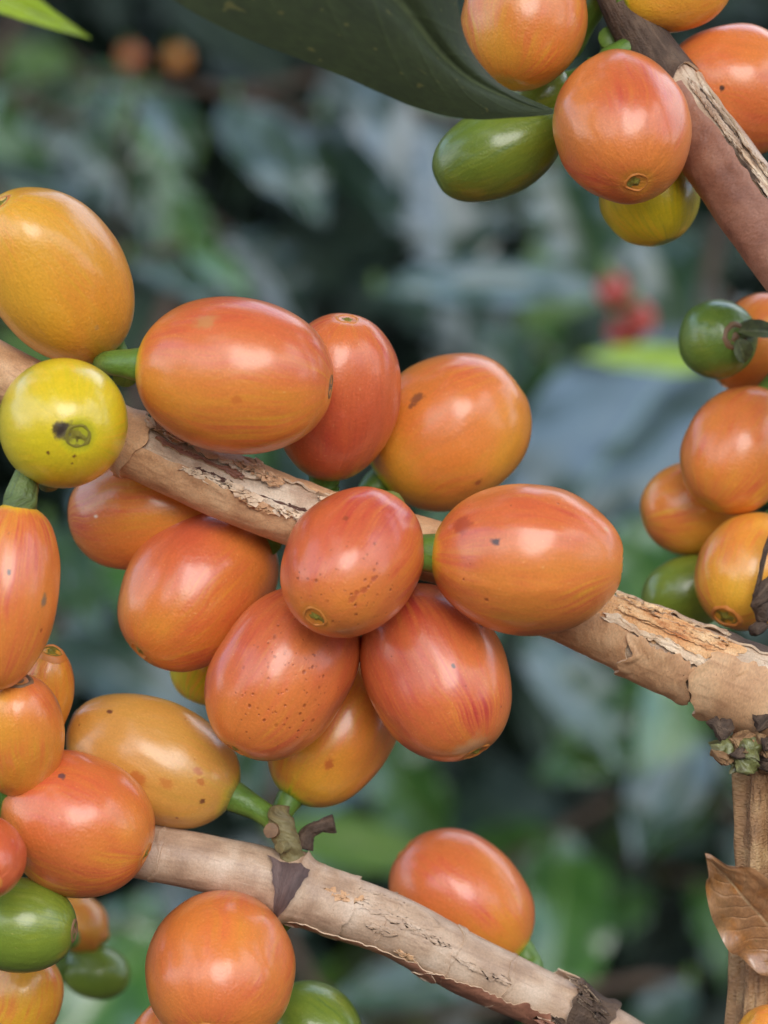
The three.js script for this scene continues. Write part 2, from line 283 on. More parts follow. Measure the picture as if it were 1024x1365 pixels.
// the lower branch
const br2 = new Branch([[-220, 1060, -2], [-80, 1085, -2], [60, 1112, -3], [180, 1133, -4], [280, 1152, -4], [360, 1172, -4], [420, 1196, -4], [520, 1232, -4], [620, 1284, -5], [720, 1330, -6], [800, 1372, -7], [900, 1432, -8]], [36, 36, 36, 37, 38, 40, 42, 41, 40, 38, 36, 36]);
br2.lumps.push([br2.tAtX(385), 0.022, 0.22], [br2.tAtX(760), 0.016, 0.16]);
{
  const b = thing('coffee_branch', 'smooth grey brown branch with a dark triangular scar at its node', 'branch');
  part('bark', br2.core(240, 44, 0.035), M.smoothBark, b);
  const S = (x0, x1, a0, a1, seed, o = {}, m = M.sheathRed) => part('bark_sheet', br2.sheetX(x0, x1, a0, a1, { seed, lift: 0.00012, curl: 0.0003, thick: 0.00012, ...o }), [m, M.peel], b);
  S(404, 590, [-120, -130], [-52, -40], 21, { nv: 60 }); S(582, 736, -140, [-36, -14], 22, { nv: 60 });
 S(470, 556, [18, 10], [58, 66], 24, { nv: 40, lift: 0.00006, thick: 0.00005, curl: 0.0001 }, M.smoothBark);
  S(734, 792, -170, 170, 25, { lift: 0.0003, nv: 30, rag: 1.6, curl: 0.0006 }, M.darkBark);
  { const q = rng(29); for (let i = 0; i < 9; i++) { const x = 722 + 54 * q(), a = -100 + 190 * q(); S(x, x + 14 + 18 * q(), a, a + 14 + 16 * q(), 430 + i, { nu: 10, nv: 16, lift: 0.0004, curl: 0.0006 * q(), rag: 1.2 }, i % 2 ? M.darkBark : M.sheathRed); } }
  for (const x of [208, 508, 596, 668]) S(x, x + 5, -110, 120, x, { lift: 0.0001, thick: 0.0001, curl: 0, nv: 6, rag: 0.4 }, M.smoothBark);
  { const q = rng(27); for (let i = 0; i < 5; i++) { const x = 430 + 280 * q(), a = -40 + 100 * q(); S(x, x + 20 + 50 * q(), a, a + 6 + 12 * q(), 400 + i, { nu: 8, nv: 24, lift: 0.0001, curl: 0.0002 * q(), thick: 0.00009, rag: 0.8 }, i % 3 ? M.smoothBark : M.sheath); } }
  // the triangular dried stipule at the node
  const t0 = br2.tAtX(352), t1 = br2.tAtX(402);
  part('stipule', gridGeometry(16, 16, (u, v) => { const a = (lerp(46, -50, v) + 5 * fbm(u * 7, 2, 1, 3)) * Math.PI / 180, w = (1 - v * 0.92) * (1 + 0.3 * fbm(v * 7, u > 0.5 ? 1 : 5, 2, 3)), t = lerp(t0, t1, 0.5 + (u - 0.5) * w + v * 0.1); return [br2.point(t, a, 0.00035 + 0.0002 * Math.abs(u - 0.5) * 2, 0.035), u * 0.006, v * 0.006]; }), M.stipule, b);
  // pale swollen collar beyond it
  part('collar', br2.sheetX(390, 470, [-150, -120], [150, 120], { seed: 77, lift: 0.0002, curl: 0.00015, thick: 0.0002, nv: 26, rag: 1 }), [M.smoothBark, M.smoothBark], b);
  // short fruit spur rising from the node, with the scar of a fallen cherry
  part('fruit_spur', tube([at(392, 1160, -4), at(382, 1118, -2.5), at(372, 1092, -2.5), at(372, 1076, -3)], [0.002, 0.0013, 0.0014, 0.001], { bumpy: 0.45, freq: 1100, nu: 28, nv: 40 }), M.stalkBrown, b);
  part('spur_scar', tube([at(368, 1106, -2.2), at(364, 1107, -1.2), at(361, 1107, -0.4)], [0.0009, 0.0007, 0.0008], { bumpy: 0.3, freq: 1400, nu: 20 }), M.scarBrown, b);
  part('spur_scar', tube([at(384, 1124, -2.5), at(378, 1128, -1.4), at(372, 1130, -0.8)], [0.0009, 0.0007, 0.0006], { bumpy: 0.4, freq: 1400, nu: 20 }), M.stalkBrown, b);
  part('dead_stub', tube([at(404, 1130, -5), at(410, 1110, -5), at(428, 1102, -5), at(446, 1098, -5)], [0.0011, 0.0008, 0.0007, 0.001], { bumpy: 0.6, freq: 1300, nu: 20, nv: 30 }), M.darkBark, b);
}
// the upper branch at the top corner
const br3 = new Branch([[720, -190, -10], [800, -60, -8], [850, 40, -6], [905, 135, -4], [960, 215, -2], [1020, 300, 0], [1090, 395, 2], [1180, 520, 4]], [24, 26, 30, 40, 45, 46, 47, 47]);
{
  const b = thing('coffee_branch', 'reddish brown branch with a pale shredded strip, above the upper cherries', 'branch');
  part('inner_wood', br3.core(160, 44, 0.06), M.innerWood, b);
  const S = (x0, x1, a0, a1, seed, o = {}, m = M.sheathRed) => part('bark_sheet', br3.sheetX(x0, x1, a0, a1, { seed, ...o }), [m, M.peel], b);
  S(730, 896, -170, 170, 81, { nv: 50 }, M.darkBark); S(896, 1170, [-170, -170], [34, 32], 82, { nv: 80, curl: 0.0004 });
  { const q = rng(37); for (let i = 0; i < 18; i++) { const x = 896 + 150 * q(), a = 34 + 34 * q(); S(x, x + 40 + 70 * q(), a, a + 3 + 5 * q(), 500 + i, { nu: 6, nv: 34, lift: 0.0001 + 0.0004 * q(), curl: 0.0003, thick: 0.00015, rag: 0.35 }, [M.darkBark, M.innerWood, M.smoothBark, M.peel][i % 4]); } }
  S(900, 1160, [70, 66], 160, 84, { nv: 60 }, M.smoothBark);
}
// the upright stem at the lower corner
const stem = new Branch([[1030, 930, -2], [1022, 1000, -1], [1022, 1080, -1], [1024, 1160, -1], [1024, 1260, -1], [1022, 1380, -1], [1020, 1500, -1]], [40, 36, 34, 36, 44, 52, 54], V(1, 0, 0));
{
  const b = thing('upright_branch', 'fluted brown upright stem behind the withered leaf', 'stem');
  part('bark', stem.core(200, 96, 0.08, 0.32), M.ridgedBark, b);
  for (let i = 0; i < 7; i++) part('bark_strip', stem.sheet(0.1 + 0.1 * i, 0.24 + 0.1 * i + 0.05 * hash(i, 1, 1), 60 + 60 * hash(i, 2, 1) - 60, 80 + 60 * hash(i, 2, 1) - 58, { seed: 300 + i, nu: 8, nv: 40, lift: 0.0004, curl: 0.0003, rag: 0.5 }), [i % 2 ? M.ridgedBark : M.sheath, M.peel], b);
}
// branches out of the frame that the side clusters hang from
const br4 = new Branch([[1180, 250, -22], [1140, 420, -26], [1110, 560, -28], [1100, 700, -27], [1110, 850, -24], [1150, 1000, -20]], [34, 34, 34, 34, 34, 34], V(1, 0, 0));
{ const b = thing('coffee_branch', 'thin brown branch holding the soft-focus cherries beside the green one', 'branch'); part('bark', br4.core(80, 30, 0.05), M.smoothBark, b); }

// ---------------------------------------------------------------- cherries
const RAMP = [[0, [96, 120, 42]], [0.18, [136, 144, 42]], [0.32, [212, 190, 34]], [0.42, [230, 174, 48]], [0.52, [226, 156, 52]], [0.62, [219, 128, 54]], [0.75, [208, 104, 56]], [0.9, [188, 74, 52]], [1.05, [168, 48, 44]]];
function ramp(t) { t = Math.max(0, Math.min(1.049, t)); for (let i = 1; i < RAMP.length; i++) if (t <= RAMP[i][0]) return mix3(RAMP[i - 1][1], RAMP[i][1], (t - RAMP[i - 1][0]) / (RAMP[i][0] - RAMP[i - 1][0])); return RAMP.at(-1)[1]; }
const fineBump = texture(512, 512, (u, v) => { const k = 128 + 55 * n2p(u * 22, v * 9, 22, 9, 403) + 20 * n2p(u * 100, v * 34, 100, 34, 401) + 30 * n2p(u * 230, v * 130, 230, 130, 402); return [k, k, k]; }, false);
const branches = [br1, br2, br3, stem, br4];
let cherryNo = 0;
/** c: centre [x, y, zmm]; L, b: half length and half width; dir: which way the flower end points in the view, tilt: degrees that it turns to the viewer. */
function cherry(o) {
  const { c, L, b, dir, tilt = 0, t = 0.62, label, group, pits = 0, tones = [], spots = [], lump = 0.05, egg = 0, flat = 0.97, scar = 'olive', res = 400, stalk, stalkMat = M.stalk, vary = 1, ridges = [], bluntness = 0.93, noStalk } = o;
  const no = ++cherryNo, k = kz(c[2]), A = L * k, B = b * k, centre = at(...c);
  const dl = Math.hypot(...dir), ct = Math.cos(tilt * Math.PI / 180), axis = V(dir[0] / dl * ct, -dir[1] / dl * ct, Math.sin(tilt * Math.PI / 180)).normalize();
  const g = thing('coffee_cherry', label, 'coffee cherry', group);
  orient(g, centre, axis, Math.abs(axis.z) > 0.97 ? V(0, 1, 0.1) : camera.position.clone().sub(centre));
  g.updateMatrixWorld(true);
  const inv = g.matrixWorld.clone().invert(), eye = camera.position.clone().applyMatrix4(inv);
  const hit = (px, py) => {                            // where the marks of this cherry's skin lie on its surface, as a unit direction
    const d = at(px, py, c[2]).applyMatrix4(inv).sub(eye), e = V(eye.x / B, eye.y / A, eye.z / B), q = V(d.x / B, d.y / A, d.z / B);
    const a = q.dot(q), h = e.dot(q), w = h * h - a * (e.dot(e) - 1), s = (-h - Math.sqrt(Math.max(0, w))) / a; return e.addScaledVector(q, s).normalize();
  };
  const T = tones.map(([x, y, r, dt]) => ({ n: hit(x, y), r: r / b, dt })), SP = spots.map(([x, y, r, col, deep]) => ({ n: hit(x, y), r: r / b, col, deep }));
  const rnd = rng(no * 77 + 5);
  const pitList = []; for (let i = 0; i < pits; i++) { let n; do n = V(rnd() * 2 - 1, rnd() * 1.7 - 0.75, rnd() * 1.4 - 0.3); while (n.length() > 1.2 || n.length() < 0.2); n.normalize(); if (o.pitAt) n.lerp(hit(...o.pitAt), 0.55).normalize(); pitList.push({ n, r: (0.006 + 0.016 * rnd() * rnd()) * 1.3, s: 0.4 + 1.2 * rnd() }); }
  const sd = no * 13.7, bumpPix = pits || SP.some((s) => s.deep) ? new Uint8Array(res * res * 4) : null;
  const dirOf = (u, v) => { const a = (u - 0.5) * 2 * Math.PI, th = v * Math.PI; return [Math.sin(a) * Math.sin(th), -Math.cos(th), Math.cos(a) * Math.sin(th)]; };
  const map = texture(res, res, (u, v) => {
    const [x, y, z] = dirOf(u, v), a = (u - 0.5) * 2 * Math.PI, big = fbm(x * 1.5 + sd, y * 1.3, z * 1.5, 3), mid = fbm(x * 4 + sd, y * 2.4 + 9, z * 4, 3);
    const wob = 0.1 * n3(x * 2, y * 2.5 + sd, z * 2);
    const sa = Math.sin(a + wob), ca = Math.cos(a + wob), st = n3(sa * 13 + sd, y * 1.5, ca * 13) * 0.45 + n3(sa * 34, y * 2.6 + sd, ca * 34) * 0.5 + n3(sa * 70, y * 6 + sd, ca * 70) * 0.3;
    let tt = t + vary * (0.10 * big + 0.03 * mid + 0.15 * st * (0.15 + Math.max(0, 2.2 * big + 0.4)));
    for (const q of T) { const d = Math.acos(Math.min(1, Math.max(-1, x * q.n.x + y * q.n.y + z * q.n.z))) / q.r; if (d < 1.8) tt += 0.8 * q.dt * sstep(1.6, 0.1, d + 0.2 * mid + 0.3 * st); }
    const stemEnd = sstep(-0.86 - 0.08 * mid, -0.995, y); tt -= stemEnd * Math.min(0.34, Math.max(0, t - 0.12));
    tt -= 0.1 * sstep(0.95, 1, y) * (t > 0.3 ? 1 : 0);
    let col = ramp(tt > 0.55 ? tt - 0.015 : tt); if (o.tan) col = mix3(col, [190, 142, 80], o.tan); let fine = n3(x * 60 + sd, y * 60, z * 60), k2 = 1 + 0.04 * fine + 0.035 * st; let h = !bumpPix ? 0 : 128 + 34 * n3(x * 8, y * 5, z * 8 + sd) + 8 * n3(x * 40, y * 16, z * 40 + sd) + 16 * n3(x * 75, y * 50, z * 75);
    col = [col[0] * k2, col[1] * k2, col[2] * k2];
    const fleck = n3(x * 46 + 3, y * 40 + sd, z * 46); if (fleck > 0.76) col = mix3(col, [240, 200, 140], (fleck - 0.76) * 2); else if (fleck < -0.9) col = mix3(col, [128, 62, 34], (-fleck - 0.9) * 4);
    for (const q of pitList) { const dd = x * q.n.x + y * q.n.y + z * q.n.z; if (dd > 0.998) { const d = Math.acos(Math.min(1, dd)) / q.r; if (d < 1.8) { const s = sstep(1.3, 0.5, d) * Math.min(1, q.s); col = mix3(col, [132, 58, 26], s * 0.62); h -= 90 * sstep(1.5, 0.2, d) * q.s; h += 22 * sstep(1.8, 1.4, d) * sstep(1.1, 1.4, d); } } }
    for (const q of SP) { const dd = x * q.n.x + y * q.n.y + z * q.n.z, d = Math.acos(Math.min(1, Math.max(-1, dd))) / q.r; if (d < 1.6) { const w = 1.5 / q.r, s = sstep(1.1, 0.45, d + 0.6 * fbm(x * w, y * w + sd, z * w, 3) + 0.12 * fine); col = mix3(col, q.col, s * 0.8); if (q.deep) h -= q.deep * s; } }
    if (bumpPix) { const i = Math.min(res - 1, Math.floor(u * res)), j = Math.min(res - 1, Math.floor(v * res)), p = (j * res + i) * 4; bumpPix[p] = bumpPix[p + 1] = bumpPix[p + 2] = Math.max(0, Math.min(255, h)); bumpPix[p + 3] = 255; }
    return col;
  }, true);
  map.wrapT = THREE.ClampToEdgeWrapping;
  let bump = fineBump;
  if (bumpPix) { bump = new THREE.DataTexture(bumpPix, res, res, THREE.RGBAFormat); bump.magFilter = bump.minFilter = THREE.LinearFilter; bump.wrapS = THREE.RepeatWrapping; bump.needsUpdate = true; }
  const mat = P({ map, bumpMap: bump, bumpScale: bumpPix ? 0.00018 : 0.00012, roughness: o.rough ?? 0.4, clearcoat: 0.7, clearcoatRoughness: 0.2, specularIntensity: 0.6, side: THREE.FrontSide });
  const rad = (y, a) => 0;
  const nu = res >= 400 ? 96 : 56, nv = res >= 400 ? 72 : 40;
  const geo = gridGeometry(nu, nv, (u, v) => {
    const [x, y, z] = dirOf(u, v), th = v * Math.PI, s = Math.sin(th) || 1e-9;
    const blunt = Math.pow(s, bluntness) / s;                   // fuller shoulders than an ellipsoid
    const e = 1 + egg * y;                                      // one end fuller than the other
    let f = 1 + lump * (fbm(x * 1.2 + sd, y * 1.2, z * 1.2 + 4, 2) * 1.6);
    for (const [ra, rw, rh] of ridges) { let d = Math.atan2(x, z) - ra * Math.PI / 180; d = Math.atan2(Math.sin(d), Math.cos(d)); f += rh * Math.exp(-((d / rw) ** 2)) * s * s; }
    const polar = 0.035 * Math.exp(-(((Math.PI - th) / 0.16) ** 2)); // the skin sinks a little round the flower scar
    return [V(x * blunt * B * e * f, y * A * (1 - polar) * (1 + (f - 1) * 0.4), z * blunt * B * flat * e * f), u, v];
  }, true);
  // smooth poles
  part('skin', geo, mat, g);
  if (scar !== 'none') {
    const rS = (o.scarR ?? 12) * 1.12 * k, yS = geo.attributes.position.getY(geo.attributes.position.count - 1) + 0.16 * rS;
    const lathe = (pts) => { const q = new THREE.LatheGeometry(pts.map(([r, y]) => new THREE.Vector2(r * rS, y * rS)), 28); const p = q.attributes.position; for (let i = 0; i < p.count; i++) { const a = Math.atan2(p.getX(i), p.getZ(i)), f = 1 + 0.12 * n3(Math.sin(a) * 1.2 + no * 3, Math.cos(a) * 1.2, 1) + 0.04 * n3(Math.sin(a) * 4, Math.cos(a) * 4, no); p.setXYZ(i, p.getX(i) * f, p.getY(i) + rS * 0.06 * n3(Math.sin(a) * 2 + no, Math.cos(a) * 2, 7), p.getZ(i) * f); } q.translate(0, yS, 0); q.computeVertexNormals(); return q; };
    const disc = part('flower_scar', lathe([[1.0, -0.3], [0.94, -0.1], [0.78, -0.15], [0.5, -0.14], [0.3, -0.08], [0.2, 0.02], [0.1, 0.06], [0, 0.05]]), scar === 'brown' ? M.scarBrown : M.scarDisc, g);
    part('rim', lathe([[1.5, -0.5], [1.34, -0.26], [1.2, -0.08], [1.08, 0.0], [0.98, -0.02], [0.9, -0.12], [0.86, -0.24]]), scar === 'brown' ? M.scarBrown : t < 0.4 ? M.scarDisc : M.scarRim, disc);
  }
  if (!noStalk) {
    // stalk from the stem end to the branch it hangs from
    const root = V(0, -A * 0.97, 0).applyMatrix4(g.matrixWorld), away = axis.clone().negate();
    let end;
    if (stalk) end = at(...stalk); else { end = null; let bd = 1e9; for (const q of branches) { const n = q.nearest(root), d = n.distanceTo(root); if (d < bd) { bd = d; end = n; } } if (bd > 0.014) end = root.clone().addScaledVector(end.sub(root), 0.014 / bd); }
    const dist = end.distanceTo(root), mid = root.clone().addScaledVector(away, dist * (o.bend ?? 0.35)).lerp(end, 0.15), m2 = root.clone().lerp(end, 0.6).addScaledVector(away, dist * 0.55 * (o.bend ?? 0.35));
    const s = part('stalk', tube([root.clone().addScaledVector(axis, 0.0008), root.clone().addScaledVector(away, 0.0004), mid, m2, end], [0.0019, 0.0015, 0.00125, 0.0012, 0.0014].map((r) => r * (o.stalkR ?? 1)), { bumpy: 0.12, freq: 700, nv: 20 }), stalkMat, g);
    s.applyMatrix4(inv);
  }
  return g;
}
const red = (x, y, r, d = 0.14) => [x, y, r, d], yel = (x, y, r, d = -0.14) => [x, y, r, d * 0.45];
const BR = [96, 52, 34], DK = [48, 34, 28], TAN = [206, 150, 84];
const main = 'ripening cherries clustered on the peeling branch';
// --- on the main branch
cherry({ c: [74, 368, 2], L: 134, b: 92, dir: [-0.58, -0.8], tilt: 33, t: 0.5, vary: 0.5, tones: [red(150, 300, 60, 0.1), red(150, 420, 60, 0.06)], spots: [[130, 438, 4, TAN]], label: 'yellow orange cherry sitting above the small round yellow one', group: main, stalk: [168, 500, -1] });
cherry({ c: [313, 501, 6], L: 133, b: 105, dir: [1, 0.12], tilt: 6, t: 0.62, vary: 0.9, scar: 'brown', tones: [red(290, 420, 90, 0.17), red(420, 460, 70, 0.12), yel(300, 540, 80, -0.05)], spots: [[272, 427, 16, [196, 132, 78], 0], [315, 534, 7, [208, 112, 48], 30], [388, 590, 3, TAN]], lump: 0.03, label: 'large plump orange cherry lying sideways on top of the peeling branch', group: main, stalk: [140, 486, -1], stalkR: 1.0 });
cherry({ c: [448, 530, -5], L: 116, b: 85, dir: [0.16, -1], tilt: 26, t: 0.72, tones: [red(500, 560, 70, 0.16), red(430, 610, 60, 0.12), yel(450, 640, 40, -0.1)], label: 'red orange cherry standing upright, half covered by the plump sideways cherry', group: main, stalk: [480, 672, -3] });
cherry({ c: [598, 574, -13], L: 114, b: 100, dir: [0.8, -0.6], tilt: 5, t: 0.6, tones: [red(620, 500, 80, 0.12), red(590, 610, 50, 0.08), yel(520, 640, 60, -0.14)], spots: [[556, 531, 9, [128, 78, 52], 10], [548, 540, 5, [128, 78, 52], 0], [636, 640, 6, [168, 84, 44], 10]], scarR: 9, label: 'broad dull orange cherry behind the upright red orange one', group: main, stalk: [560, 712, -6] });
cherry({ c: [470, 749, 9], L: 112, b: 90, dir: [-0.56, 0.83], tilt: 38, t: 0.72, pits: 70, pitAt: [470, 810], tones: [red(500, 680, 70, 0.14), red(400, 740, 60, 0.1), yel(440, 800, 60, -0.12)], spots: [[462, 690, 4, [150, 70, 40], 30], [500, 770, 5, [170, 80, 44], 40], [486, 786, 5, [180, 86, 44], 60], [470, 798, 6, [190, 96, 50], 60], [476, 790, 4, [180, 86, 44], 60]], label: 'pitted red orange cherry in the middle, resting over two hanging cherries', group: main, stalk: [490, 706, -3], bend: 0.02, scarR: 13 });
cherry({ c: [702, 745, 8], L: 129, b: 101, dir: [1, 0.06], tilt: 5, t: 0.66, pits: 16, egg: -0.02, bluntness: 1.0, ridges: [[200, 0.2, 0.012], [24, 0.1, 0.014], [-24, 0.1, 0.014]], tones: [red(640, 690, 60, 0.12), red(760, 690, 60, 0.1), yel(760, 790, 60, -0.06)], spots: [[661, 722, 6, DK, 40], [614, 700, 16, [168, 72, 44], 0], [808, 705, 4, TAN]], scarR: 9, label: 'large orange cherry pointing sideways with a dark pinprick, on a green stalk', group: main, stalk: [548, 728, -4], stalkR: 1.1 });
cherry({ c: [264, 785, -7], L: 121, b: 92, dir: [-0.68, 0.73], tilt: 20, t: 0.68, tones: [red(270, 690, 70, 0.16), red(230, 730, 60, 0.1), yel(310, 710, 40, -0.18), yel(200, 850, 70, -0.08)], label: 'orange cherry with a glossy middle tucked below the peeled bark strip', group: main, stalk: [378, 706, -4], stalkR: 1.2 });
cherry({ c: [377, 896, 1], L: 124, b: 93, dir: [-0.53, 0.85], tilt: 15, t: 0.71, pits: 90, pitAt: [390, 930], tones: [red(320, 860, 70, 0.1), red(460, 860, 60, 0.1), yel(330, 970, 60, -0.08)], label: 'freckled orange cherry hanging under the middle one, tip pointing away from its twin', group: main, stalk: [455, 730, -3] });
cherry({ c: [580, 897, 0.5], L: 124, b: 96, dir: [0.46, 0.88], tilt: 17, t: 0.72, pits: 8, egg: 0.02, tones: [red(560, 810, 80, 0.1), red(520, 930, 60, 0.1), yel(650, 930, 60, -0.06)], spots: [[604, 887, 3, DK, 10], [640, 832, 5, [120, 70, 48], 10], [630, 1000, 26, [206, 150, 104], 0]], label: 'smooth red orange cherry hanging below the branch with an open oval tip scar', group: main, stalk: [545, 735, -5], scarR: 15 });
cherry({ c: [196, 682, -10], L: 108, b: 78, dir: [-1, 0.12], tilt: -8, t: 0.63, tones: [yel(240, 670, 60, -0.1), red(160, 740, 70, 0.08)], spots: [[128, 688, 3, [240, 220, 200]]], label: 'shaded orange cherry behind the peeling branch', group: main, stalk: [330, 672, -4] });
cherry({ c: [283, 876, -17], L: 66, b: 56, dir: [-0.4, 0.9], tilt: 0, t: 0.36, res: 256, scar: 'none', label: 'sliver of a yellow cherry hidden behind the freckled one', group: main });
cherry({ c: [446, 974, -10], L: 108, b: 80, dir: [0.55, -0.83], tilt: -10, t: 0.57, tones: [yel(390, 1030, 60, -0.1), red(490, 990, 60, 0.08)], spots: [[438, 1018, 7, [190, 96, 44], 20]], label: 'orange cherry with yellow shoulder on a green stalk from the lower branch spur', group: main, stalk: [372, 1092, -3], stalkR: 0.9 });
cherry({ c: [84, 564, 10], L: 96, b: 87, dir: [0.8, 0.5], tilt: 67, t: 0.335, vary: 0.35, spots: [[88, 576, 14, [70, 58, 62], 20], [80, 571, 10, DK, 10], [66, 602, 3, BR], [100, 606, 3, BR], [97, 616, 2, BR]], tones: [[60, 520, 60, 0.03], [120, 640, 50, 0.05]], lump: 0.012, rough: 0.3, label: 'small round yellow cherry with a blackened flower scar', group: main, stalk: [90, 556, -1] });
// --- hanging cluster at the side
const side = 'cherries hanging in the cluster under the yellow cherry';
cherry({ c: [8, 795, 12], L: 126, b: 69, dir: [-0.14, 0.98], tilt: 4, t: 0.66, pits: 12, tones: [red(20, 760, 70, 0.06), yel(30, 680, 40, -0.12), yel(40, 870, 60, -0.06)], spots: [[58, 800, 6, [120, 104, 88]], [12, 763, 3, DK]], label: 'long orange cherry hanging from a rough green stalk', group: side, stalk: [66, 640, 1], stalkMat: M.stalkRough, stalkR: 0.95 });
cherry({ c: [24, 980, 7], L: 90, b: 62, dir: [0.1, -1], tilt: 28, t: 0.62, scar: 'brown', tones: [red(60, 930, 40, 0.1), yel(40, 1030, 50, -0.06)], label: 'orange cherry with a brown tip scar under the long one', group: side, stalk: [-30, 1090, -2] });
cherry({ c: [54, 928, -3], L: 74, b: 44, dir: [0.3, -0.95], tilt: 26, t: 0.58, label: 'narrow orange cherry peeping out with an oval green scar', group: side, stalk: [40, 1090, -3], res: 256 });
cherry({ c: [203, 1010, -6], L: 121, b: 80, dir: [-0.9, -0.42], tilt: -4, t: 0.5, tan: 0.55, vary: 0.5, pits: 14, lump: 0.05, egg: -0.04, ridges: [[-52, 0.35, 0.07], [20, 0.5, -0.04]], scar: 'brown', tones: [red(140, 1000, 80, 0.06), yel(260, 1050, 60, -0.04)], spots: [[181, 1039, 11, [190, 108, 48], 20], [264, 1028, 6, [186, 108, 48], 20], [268, 1042, 5, [186, 108, 48], 20], [220, 1045, 9, [196, 122, 54], 0], [145, 947, 4, BR, 0], [270, 1066, 4, BR, 0]], label: 'tan yellow bean-shaped cherry with brown blemishes on a green stalk', group: side, stalk: [374, 1100, -3], stalkR: 1.0 });
cherry({ c: [103, 1098, 3], L: 104, b: 95, dir: [0.92, 0.38], tilt: 8, t: 0.68, tones: [red(100, 1030, 90, 0.1), yel(160, 1130, 50, -0.1), red(60, 1130, 60, 0.05)], spots: [[82, 1034, 6, [84, 60, 70]]], label: 'round pinkish orange cherry with a grey speck, lying over the tan one', group: side, stalk: [-20, 1096, -2] });
cherry({ c: [-20, 1143, 13], L: 66, b: 54, dir: [0.25, 0.4], tilt: 62, t: 0.84, label: 'small red cherry at the picture edge with yellow tip scar', group: side, res: 256, stalk: [-90, 1090, -2] });
cherry({ c: [26, 1233, 5], L: 77, b: 63, dir: [1, 0.08], tilt: 6, t: 0.06, vary: 0.4, scar: 'brown', pits: 6, tones: [[40, 1220, 60, 0.05]], lump: 0.01, label: 'unripe green cherry with a brown end beneath the pinkish orange one', group: side, stalk: [-70, 1150, -2] });
cherry({ c: [106, 1232, -48], L: 40, b: 37, dir: [0.6, 0.5], tilt: 10, t: 0.58, res: 256, noStalk: true, label: 'small blurred orange cherry behind the green cherry with brown end', group: side });
cherry({ c: [128, 1296, -48], L: 47, b: 36, dir: [1, 0.15], tilt: 0, t: 0.06, res: 256, scar: 'none', vary: 0.4, label: 'small blurred green cherry behind the unripe one', group: side });
cherry({ c: [30, 1330, -9], L: 62, b: 54, dir: [0.3, -1], tilt: 5, t: 0.56, res: 256, tones: [yel(40, 1360, 40, -0.2)], label: 'orange cherry below the unripe green one, its green stalk downward', group: side, stalk: [20, 1410, -9] });
// --- under the lower branch
const low = 'cherries on the smooth lower branch';
cherry({ c: [294, 1294, 2], L: 110, b: 100, dir: [-0.16, 1], tilt: 52, t: 0.68, tones: [red(290, 1320, 40, 0.12), red(220, 1270, 60, 0.06), yel(290, 1260, 60, -0.04)], label: 'big round orange cherry hanging below the smooth branch, scar facing out', group: low, stalk: [330, 1170, -4], scarR: 14 });
cherry({ c: [222, 1378, -6], L: 56, b: 44, dir: [-0.6, 0.6], tilt: 10, t: 0.66, res: 256, label: 'orange cherry tucked behind the big round one', group: low });
cherry({ c: [416, 1376, -9], L: 72, b: 64, dir: [0.6, 0.5], tilt: 15, t: 0.05, vary: 0.4, res: 256, label: 'pale green cherry beside the big round orange one', group: low });
cherry({ c: [615, 1199, -19], L: 105, b: 84, dir: [-0.75, -0.66], tilt: -3, t: 0.7, tones: [red(560, 1150, 70, 0.08), yel(680, 1250, 50, -0.22)], label: 'lone red orange cherry lying behind the lower branch', group: low, stalk: [706, 1312, -14] });
// --- upper cluster
const up = 'cherries on the reddish branch at the top corner';
cherry({ c: [699, 26, -4], L: 96, b: 82, dir: [-0.25, 0.95], tilt: 12, t: 0.62, tones: [red(740, 10, 60, 0.08), yel(680, 80, 60, -0.08), yel(640, 20, 40, -0.06)], scar: 'none', label: 'orange cherry partly tucked behind the dark leaf tip', group: up, stalk: [800, -20, -7] });
cherry({ c: [828, 170, 3], L: 112, b: 92, dir: [0.16, 1], tilt: 40, t: 0.68, tones: [red(850, 120, 70, 0.14), red(780, 230, 50, 0.06), yel(780, 190, 50, -0.08)], label: 'red orange cherry whose olive scar faces down, next to the reddish branch', group: up, stalk: [852, 60, -5] });
cherry({ c: [664, 202, -8], L: 92, b: 61, dir: [-0.88, 0.42], tilt: 4, t: 0.07, vary: 0.5, lump: 0.03, scar: 'none', label: 'elongated green cherry under the dark leaf tip', group: up, stalk: [800, 80, -7] });
cherry({ c: [866, 260, -10], L: 70, b: 66, dir: [0.3, 0.9], tilt: 5, t: 0.31, vary: 0.3, res: 256, scar: 'none', label: 'yellow green cherry behind the red orange one', group: up });
cherry({ c: [902, -14, -5], L: 76, b: 56, dir: [0.9, -0.2], tilt: 5, t: 0.48, res: 256, tones: [red(930, 10, 60, 0.12), yel(850, 20, 40, -0.12)], label: 'yellow orange cherry cut by the frame above the red orange one', group: up, stalk: [830, -10, -6] });
cherry({ c: [980, 122, -9], L: 98, b: 87, dir: [0.85, 0.2], tilt: 0, t: 0.68, tones: [red(960, 70, 70, 0.08), yel(930, 130, 60, -0.1), red(1010, 160, 40, 0.1)], spots: [[963, 118, 4, DK]], label: 'pinkish orange cherry on the far side of the reddish branch', group: up, stalk: [905, 110, -5] });
cherry({ c: [770, -20, -16], L: 60, b: 50, dir: [0.2, -0.9], tilt: 0, t: 0.6, res: 256, scar: 'none', label: 'half hidden orange cherry between the two at the frame edge', group: up });
cherry({ c: [716, 132, -15], L: 52, b: 44, dir: [-0.8, 0.3], tilt: 0, t: 0.16, res: 256, vary: 0.5, scar: 'none', label: 'small green cherry wedged above the elongated green one', group: up, stalk: [815, 50, -7] });
